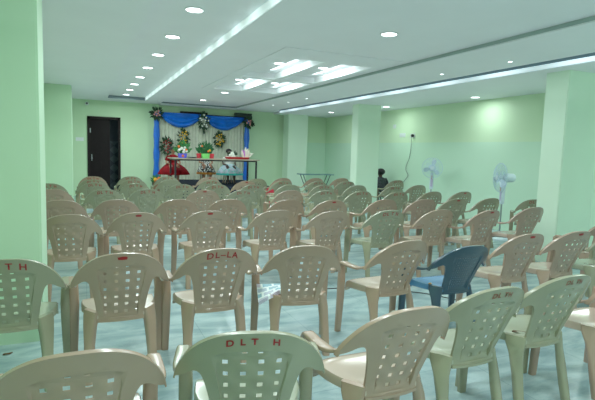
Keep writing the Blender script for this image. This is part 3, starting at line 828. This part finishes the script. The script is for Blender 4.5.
flowers('oval wreath of red flowers on the backdrop next to the blue column', (2.16, 14.25, 1.46), .17, .25, [('red', 12, .78)], blossom=.024, nleaf=130, seed=6, name='hanging_flowers')
flowers('orange flowers with green leaves low by the blue column near the door', (1.62, 12.3, .58), .13, .12, [('orange', 4, .6), ('yellow', 2, .5)], leaf=M_leaf2, seed=7, nleaf=50, up=True, blossom=.04)
pv = MB().lathe([(.06,.0),(.09,.2),(.10,.42),(.08,.52),(.085,.55),(.07,.55),(.06,.3)], n=16).build('floor_vase', mat('clay_vase', (120,80,54), .6)); pv.location = (1.62, 12.3, 0)
tag(pv, 'brown vase under the orange flowers beside the stage platform', 'vase')
so_x = None

# table on the stage
TZ = 1.165
t = thing('stage_table', 'long table with dark metal frame and thin pale top on the stage', 'table', (3.0, 12.1, SZ))
hgt = TZ-SZ
MB().box((-1.09, -.42, hgt-.025), (1.09, .42, hgt)).build('tabletop', mat('pale_tabletop', (150,140,124), .4, noise=.1), t, sharp=0)
M_iron = mat('dark_iron', (28,28,34), .5, .4)
ap = MB(); ap.box((-1.04,-.37,hgt-.06),(1.04,-.34,hgt-.026)); ap.box((-1.04,.34,hgt-.06),(1.04,.37,hgt-.026)); ap.box((-1.04,-.34,hgt-.06),(-1.01,.34,hgt-.026)); ap.box((1.01,-.34,hgt-.06),(1.04,.34,hgt-.026))
ap.build('apron', M_iron, t, sharp=0)
for (x, y) in ((-1.02,-.355),(1.02,-.355),(-1.02,.355),(1.02,.355)):
    MB().box((x-.02, y-.02, 0), (x+.02, y+.02, hgt-.027)).build('leg', M_iron, t, sharp=0)

# things on the table
def pot(label, name, x, y, w, d, h, m):
    o = MB().loft([rrect((0,0,0),(1,0,0),(0,1,0),w*.86,d*.86), rrect((0,0,h*.9),(1,0,0),(0,1,0),w,d), rrect((0,0,h),(1,0,0),(0,1,0),w*1.04,d*1.04), rrect((0,0,h),(1,0,0),(0,1,0),w*.9,d*.9), rrect((0,0,h*.8),(1,0,0),(0,1,0),w*.86,d*.86)]).build(name, m)
    o.location = (x, y, TZ); tag(o, label, 'pot'); return o
pot('violet blue flower pot on the stage table under the white flowers', 'flower_pot', 2.20, 12.05, .22, .15, .11, mat('violet_pot', (84,84,214), .4))
flowers('white and orange flower arrangement standing in the violet pot', (2.20, 12.05, TZ+.2), .2, .17, [('white', 6, .5), ('orange', 3, .95)], leaf=M_leaf2, seed=8, up=True, blossom=.032, nleaf=130)
pot('red flower pot on the table on the side near the violet pot', 'flower_pot', 2.62, 12.12, .11, .11, .12, mat('red_pot', (206,44,58), .4))
pot('red flower pot on the table on the side near the red tray', 'flower_pot', 2.95, 12.12, .11, .11, .12, MATS['red_pot'])
pot('bright green square pot between the two red pots', 'flower_pot', 2.76, 11.98, .2, .14, .12, mat('lime_pot', (120,214,110), .4))
flowers('green leafy arrangement with orange flowers behind the green pot', (2.78, 12.16, TZ+.2), .2, .2, [('orange', 3, .95), ('yellow', 1, .8)], blossom=.028, leaf=mat('mid_leaf', (38,98,56), .5, noise=.3, nscale=30), seed=9, nleaf=150, up=True)
# flat dish between
o = MB().lathe([(.02,0),(.10,.01),(.14,.03),(.15,.032),(.10,.02),(.02,.012)], n=20, sy=.7).build('tray', mat('grey_tray', (96,100,110), .4)); o.location = (2.43, 12.0, TZ); tag(o, 'small grey dish of yellow sweets between violet pot and red pot', 'dish')
# red tray with gift bundle
t = thing('gift_tray', 'red tray on the table in front of the girl in turquoise', 'tray', (3.6, 12.02, TZ))
MB().loft([rrect((0,0,.0),(1,0,0),(0,1,0),.56,.26), rrect((0,0,.05),(1,0,0),(0,1,0),.64,.32), rrect((0,0,.055),(1,0,0),(0,1,0),.6,.29), rrect((0,0,.02),(1,0,0),(0,1,0),.54,.25)]).build('tray_body', mat('tray_red', (190,40,44), .45), t)
t = thing('white_bouquet', 'cream and lilac paper bouquet leaning in the red tray', 'bouquet', (3.80, 12.04, TZ+.022))
rnd = random.Random(4); M_pp = mat('cream_paper', (226,222,206), .6); M_lil = mat('lilac_paper', (196,120,206), .6)
for k in range(9):
    a = -.9+1.5*k/8; L = rnd.uniform(.2, .3); d = Vector((math.sin(a+.45), rnd.uniform(-.15,.15), math.cos(a+.45)))
    sd = Vector((d.z, 0, -d.x)).normalized()
    m2 = MB(); rings = []
    for i in range(7):
        w = .004+.04*math.sin(PI*min(1, i/6*.9+.08)); p = d*L*i/6
        rings.append([p+sd*w+Vector((0,-.008,0)), p+Vector((0,-.02,0)), p-sd*w+Vector((0,-.008,0)), p+Vector((0,.006,0))])
    m2.loft(rings).build('paper_petal', M_lil if k in (1, 2) else M_pp, t)
flowers('small white posy in the red tray', (3.44, 12.0, TZ+.1), .1, .06, [('white', 7, .8)], seed=12, nleaf=20, blossom=.035, name='posy', up=True)

# ------------------------------------------------------------------ seated people
def skin_mesh(name, joints, edges, m, parent, sub=2):
    """joints: (position, radius)"""
    me = bpy.data.meshes.new(name); me.from_pydata([j[0] for j in joints], edges, []); me.update()
    ob = bpy.data.objects.new(name, me); COL.objects.link(ob)
    md = ob.modifiers.new('s', 'SKIN'); md.use_smooth_shade = True
    for i, j in enumerate(joints):
        r = j[1]; r = r if isinstance(r, tuple) else (r, r)
        me.skin_vertices[0].data[i].radius = r
        me.skin_vertices[0].data[i].use_root = (i == 0)
    s = ob.modifiers.new('d', 'SUBSURF'); s.levels = sub
    dg = bpy.context.evaluated_depsgraph_get(); dg.update()
    e = bpy.data.meshes.new_from_object(ob.evaluated_get(dg))
    bpy.data.objects.remove(ob); bpy.data.meshes.remove(me)
    e.name = name; e.materials.clear(); e.materials.append(m)
    for p in e.polygons: p.use_smooth = True
    return new(name, e, None, parent)
M_skin = mat('brown_skin', (150,104,80), .5, .4); M_skin2 = mat('deep_brown_skin', (70,48,40), .5, .4); M_hair = mat('black_hair', (14,12,14), .55, .3, .3, 40); M_eye = mat('eye_white', (225,225,220), .3); M_lip = mat('lip', (140,62,60), .5)
def person(label, loc, rz, skin, dress, skirt=None, skirt_trim=None, style='frock', head_tilt=0.0, turn=0.0, lean=0.0, sw=1.0, hair_reach=.62):
    """a seated child: local +y is where the body faces; origin on the floor under the hips"""
    t = thing('person', label, 'person', loc, rz)
    S = .44
    hy = lean
    J = [((0,0,S+.05),(.095,.085)), ((0,.01+hy*.3,S+.16),(.085,.072)), ((0,.01+hy*.7,S+.27),(.10,.07)), ((0,hy,S+.345),(.045,.042)), ((0,.005+hy,S+.39),(.034,.036))]
    E = [(0,1),(1,2),(2,3),(3,4)]
    def j(p, r, a):
        J.append((p, r)); E.append((a, len(J)-1)); return len(J)-1
    # head on the same body
    c, s = math.cos(turn), math.sin(turn)
    def hp(x, y, z): return (x*c-y*s, y*c+x*s+hy, S+z)
    h = j(hp(0,.012,.435),(.056,.062),4); h = j(hp(0,.012,.485),(.072,.078),h); h = j(hp(0,.0,.53),(.062,.068),h); h = j(hp(0,-.004,.56),(.03,.034),h)
    for sx in (-1, 1):
        k = j((.065*sx, .03, S+.03), .062, 0); k = j((.085*sx, .17, S+.045), .058, k); k = j((.09*sx, .27, S+.03), .048, k)
        k = j((.09*sx, .285, S-.12), .042, k); k = j((.09*sx, .275, .075), .028, k); k = j((.09*sx, .29, .04), .03, k); k = j((.092*sx, .36, .025), .024, k)
        k = j((.115*sx, .01+hy*.8, S+.30), .036, 2); k = j((.165*sx, .02+hy*.6, S+.2), .029, k); k = j((.175*sx, .07+hy*.4, S+.12), .025, k)
        k = j((.14*sx, .17, S+.115), .021, k); w = j((.12*sx, .215, S+.11), .017, k)
        pm = j((.112*sx, .245, S+.108), (.022, .012), w)
        for q, (dx, L) in enumerate(((-.017, .03), (-.006, .036), (.006, .034), (.016, .026))):
            f = j((.112*sx+dx, .262, S+.107), .0062, pm); f = j((.112*sx+dx*1.15, .262+L*.55, S+.102), .0056, f); j((.112*sx+dx*1.2, .262+L*.9, S+.09), .0046, f)
        f = j((.112*sx-.024*sx, .238, S+.108), .0068, pm); j((.112*sx-.034*sx, .256, S+.104), .0056, f)
    body = skin_mesh('body', J, E, skin, t)
    # face
    def hv(x, y, z): return Vector(hp(x, y, z))
    for sx in (-1, 1):
        m2 = MB().ball(hv(.027*sx, .078, .492), .011, 8, 6); m2.build('eye', M_eye, t)
        m2 = MB().ball(hv(.027*sx, .087, .492), .0055, 8, 6); m2.build('pupil', M_hair, t)
        m2 = MB().ball(hv(.074*sx, .0, .48), (.010, .016, .022), 8, 6); m2.build('ear', skin, t)
    MB().loft([[hv(-.004,.078,.495),hv(.004,.078,.495),hv(0,.088,.495)],[hv(-.013,.078,.463),hv(.013,.078,.463),hv(0,.102,.466)],[hv(-.006,.074,.455),hv(.006,.074,.455),hv(0,.085,.456)]]).build('nose', skin, t)
    MB().ball(hv(0,.078,.437), (.02,.008,.006), 8, 5).build('mouth', M_lip, t)
    # hair: a cap with a fringe, longer behind
    mb = MB(); rings = []
    for i in range(9):
        th = PI*hair_reach*i/8
        ring = []
        for k in range(20):
            a = 2*PI*k/20
            front = max(0, math.sin(a))
            tt = th*(1-.38*front)
            r = .088
            ring.append(hv(r*.96*math.sin(tt)*math.cos(a), -.006+r*1.06*math.sin(tt)*math.sin(a), .497+r*1.0*math.cos(tt)))
        rings.append(ring)
    mb.loft(rings[1:]); mb.ball(hv(0,-.095,.50), (.035,.03,.04), 10, 6)
    mb.build('hair', M_hair, t)
    # bodice or shirt
    rings = []
    for (z, rx, ry, cy) in ((S+.02,.125,.11,.0),(S+.10,.112,.095,.004+hy*.2),(S+.20,.118,.09,.012+hy*.5),(S+.27,.128,.086,.01+hy*.7),(S+.325,.105,.07,.005+hy*.9),(S+.36,.05,.05,.004+hy)):
        rings.append([(rx*math.cos(a), cy+ry*math.sin(a), z) for a in [2*PI*k/22 for k in range(22)]])
    MB().loft(rings).build('bodice' if style == 'frock' else 'shirt', dress, t)
    for sx in (-1, 1):
        pts = [(.105*sx,.01+hy*.8,S+.318),(.145*sx,.015+hy*.7,S+.25),(.168*sx,.025+hy*.6,S+.19)] + ([(.178*sx,.07+hy*.4,S+.125),(.15*sx,.15,S+.117)] if style != 'frock' else [])
        MB().tube(pts, [.045,.046,.048,.042,.032][:len(pts)], 10).build('sleeve', dress, t)
    if style == 'frock':
        def ring(z, rx, ry, cy, ruf, n=48, ph=0): return [(rx*(sw if rx > .15 else 1)*(1+ruf*math.sin(11*a+ph))*math.cos(a), cy+ry*(1+ruf*math.sin(11*a+ph))*math.sin(a), z) for a in [2*PI*k/n for k in range(n)]]
        rr = [ring(S+.13,.11,.10,.0,0), ring(S+.09,.17,.15,.03,.02), ring(S+.02,.25,.21,.09,.04), ring(S-.06,.31,.25,.12,.05), ring(S-.13,.345,.275,.13,.06), ring(S-.16,.355,.28,.13,.06)]
        MB().loft(rr).build('skirt', skirt, t)
        if skirt_trim:
            MB().loft([ring(S-.135,.350,.281,.13,.06), ring(S-.165,.362,.288,.13,.06), ring(S-.19,.362,.288,.13,.06), ring(S-.19,.34,.27,.13,.06)]).build('hem_band', skirt_trim, t)
    else:
        for sx in (-1, 1):
            MB().tube([(.06*sx,.0,S+.03),(.088*sx,.17,S+.045),(.092*sx,.285,S+.02),(.092*sx,.29,S-.12),(.092*sx,.28,.09)], [.08,.075,.066,.058,.05], 12).build('trouser_leg', skirt, t)
    for sx in (-1, 1):
        MB().loft([rrect((.091*sx,.27,.03),(1,0,0),(0,0,1),.055,.055,.4), rrect((.092*sx,.33,.025),(1,0,0),(0,0,1),.066,.05,.4), rrect((.094*sx,.39,.018),(1,0,0),(0,0,1),.05,.034,.4)]).build('shoe', M_black, t)
    return t
def stool(label, loc, m, group=None):
    t = thing('stool', label, 'stool', loc, 0, group)
    MB().lathe([(.02,.385),(.15,.39),(.16,.375),(.15,.36),(.02,.36)], n=24).build('seat', m, t)
    for k in range(4):
        a = PI/4+k*PI/2; MB().tube([(.11*math.cos(a), .11*math.sin(a), .365), (.17*math.cos(a), .17*math.sin(a), .0)], .016, 8).build('leg', m, t)
M_rd = mat('red_frock', (118,6,16), .7, .1, .25, 10); M_tq = mat('turquoise_frock', (150,200,200), .6, .3, .3, 16); M_tqh = mat('turquoise_hem', (60,196,190), .55)
M_wh = mat('white_lace', (214,214,206), .7)
def print_mat(name, c1, c2, scale):
    m = bpy.data.materials.new(name); m.use_nodes = True
    nt = m.node_tree; b = nt.nodes['Principled BSDF']; b.inputs['Roughness'].default_value = .7
    tc = nt.nodes.new('ShaderNodeTexCoord'); v = nt.nodes.new('ShaderNodeTexVoronoi'); v.inputs['Scale'].default_value = scale
    r = nt.nodes.new('ShaderNodeValToRGB'); r.color_ramp.interpolation = 'CONSTANT'
    r.color_ramp.elements[0].color = (*lin(c1), 1); r.color_ramp.elements[1].position = .42; r.color_ramp.elements[1].color = (*lin(c2), 1)
    nt.links.new(tc.outputs['Object'], v.inputs['Vector']); nt.links.new(v.outputs['Distance'], r.inputs['Fac']); nt.links.new(r.outputs['Color'], b.inputs['Base Color'])
    return m
M_bw = print_mat('black_white_print', (206,210,204), (36,36,40), 26); M_or = mat('orange_skirt', (190,120,50), .65, .3, .15, 12)
M_dk = print_mat('dark_patterned_cloth', (24,26,32), (54,58,66), 34); M_dkt = mat('dark_trousers', (30,30,36), .7)
M_tqp = print_mat('turquoise_floral_print', (126,200,196), (182,190,206), 14)
person('girl in a wide red frock seated at the stage table near the blue column', (2.10, 12.85, SZ), PI, M_skin, M_rd, M_rd, M_rd, turn=.6, sw=1.08).scale = (1, 1, .94)
person('person in black and white print and orange skirt seated behind the red pots', (2.98, 12.95, SZ), PI, M_skin, M_bw, M_bw, M_or, sw=.68)
person('girl in a turquoise frock with white bodice seated behind the red tray', (3.63, 12.95, SZ), PI, M_skin2, M_wh, M_tqp, M_tqh, turn=.15).scale = (1, 1, .93)
for (x, y, who) in ((2.10, 12.85, 'under the girl in red'), (2.98, 12.95, 'under the person in black and white print'), (3.63, 12.95, 'under the girl in turquoise')):
    stool('cream stool on the stage %s' % who, (x, y, SZ), CH['beige'], 'stools on the stage')
person('person in dark patterned shirt with black hair sitting beside the right pillar', (7.07, 10.62, 0), 0, M_skin2, M_dk, M_dkt, None, style='shirt', hair_reach=.86).scale = (1.3, 1.25, 1.02)
stool('low dark stool under the person in dark clothes', (7.07, 10.62, 0), M_dkt)

# folding table by the back pillar
t = thing('folding_table', 'narrow blue-grey folding table on crossed thin legs near the back pillar', 'table', (5.945, 12.2, 0))
MB().box((-.49, -.2, .775), (.49, .2, .80)).build('tabletop', mat('blue_grey_laminate', (96,134,140), .25), t, sharp=0)
M_leg = mat('grey_steel_leg', (60,76,80), .4, metal=.4)
for sx in (-1, 1):
    for sy in (-1, 1):
        MB().tube([(.42*sx, .1*sy, .775), (.10*sx, .1*sy, .012)], .013, 8).build('leg', M_leg, t)
    MB().tube([(.235*sx, -.1, .333), (.235*sx, .1, .333)], .01, 8).build('cross_bar', M_leg, t)

# ------------------------------------------------------------------ camera, world, view
f, yaw, pitch, roll, H = 480.0, .4178, .0997, .032, 1.40
w = Vector((math.sin(yaw)*math.cos(pitch), math.cos(yaw)*math.cos(pitch), -math.sin(pitch)))
r0 = Vector((math.cos(yaw), -math.sin(yaw), 0)); u0 = r0.cross(w)
r = r0*math.cos(roll)+u0*math.sin(roll); u = -r0*math.sin(roll)+u0*math.cos(roll)
M = Matrix(((r.x,u.x,-w.x,0),(r.y,u.y,-w.y,0),(r.z,u.z,-w.z,H),(0,0,0,1)))
cd = bpy.data.cameras.new('camera'); cam = bpy.data.objects.new('camera', cd); COL.objects.link(cam)
cam.matrix_world = M; cd.sensor_width = 36; cd.lens = f/595*36; cd.clip_start = .05
sc.camera = cam
wd = bpy.data.worlds.new('world'); sc.world = wd; wd.use_nodes = True
wd.node_tree.nodes['Background'].inputs[0].default_value = (.5,.7,.7,1); wd.node_tree.nodes['Background'].inputs[1].default_value = .05
sc.view_settings.view_transform = 'Standard'
sc.view_settings.look = 'None'
sc.view_settings.exposure = 0.0
sc.view_settings.gamma = 1.15
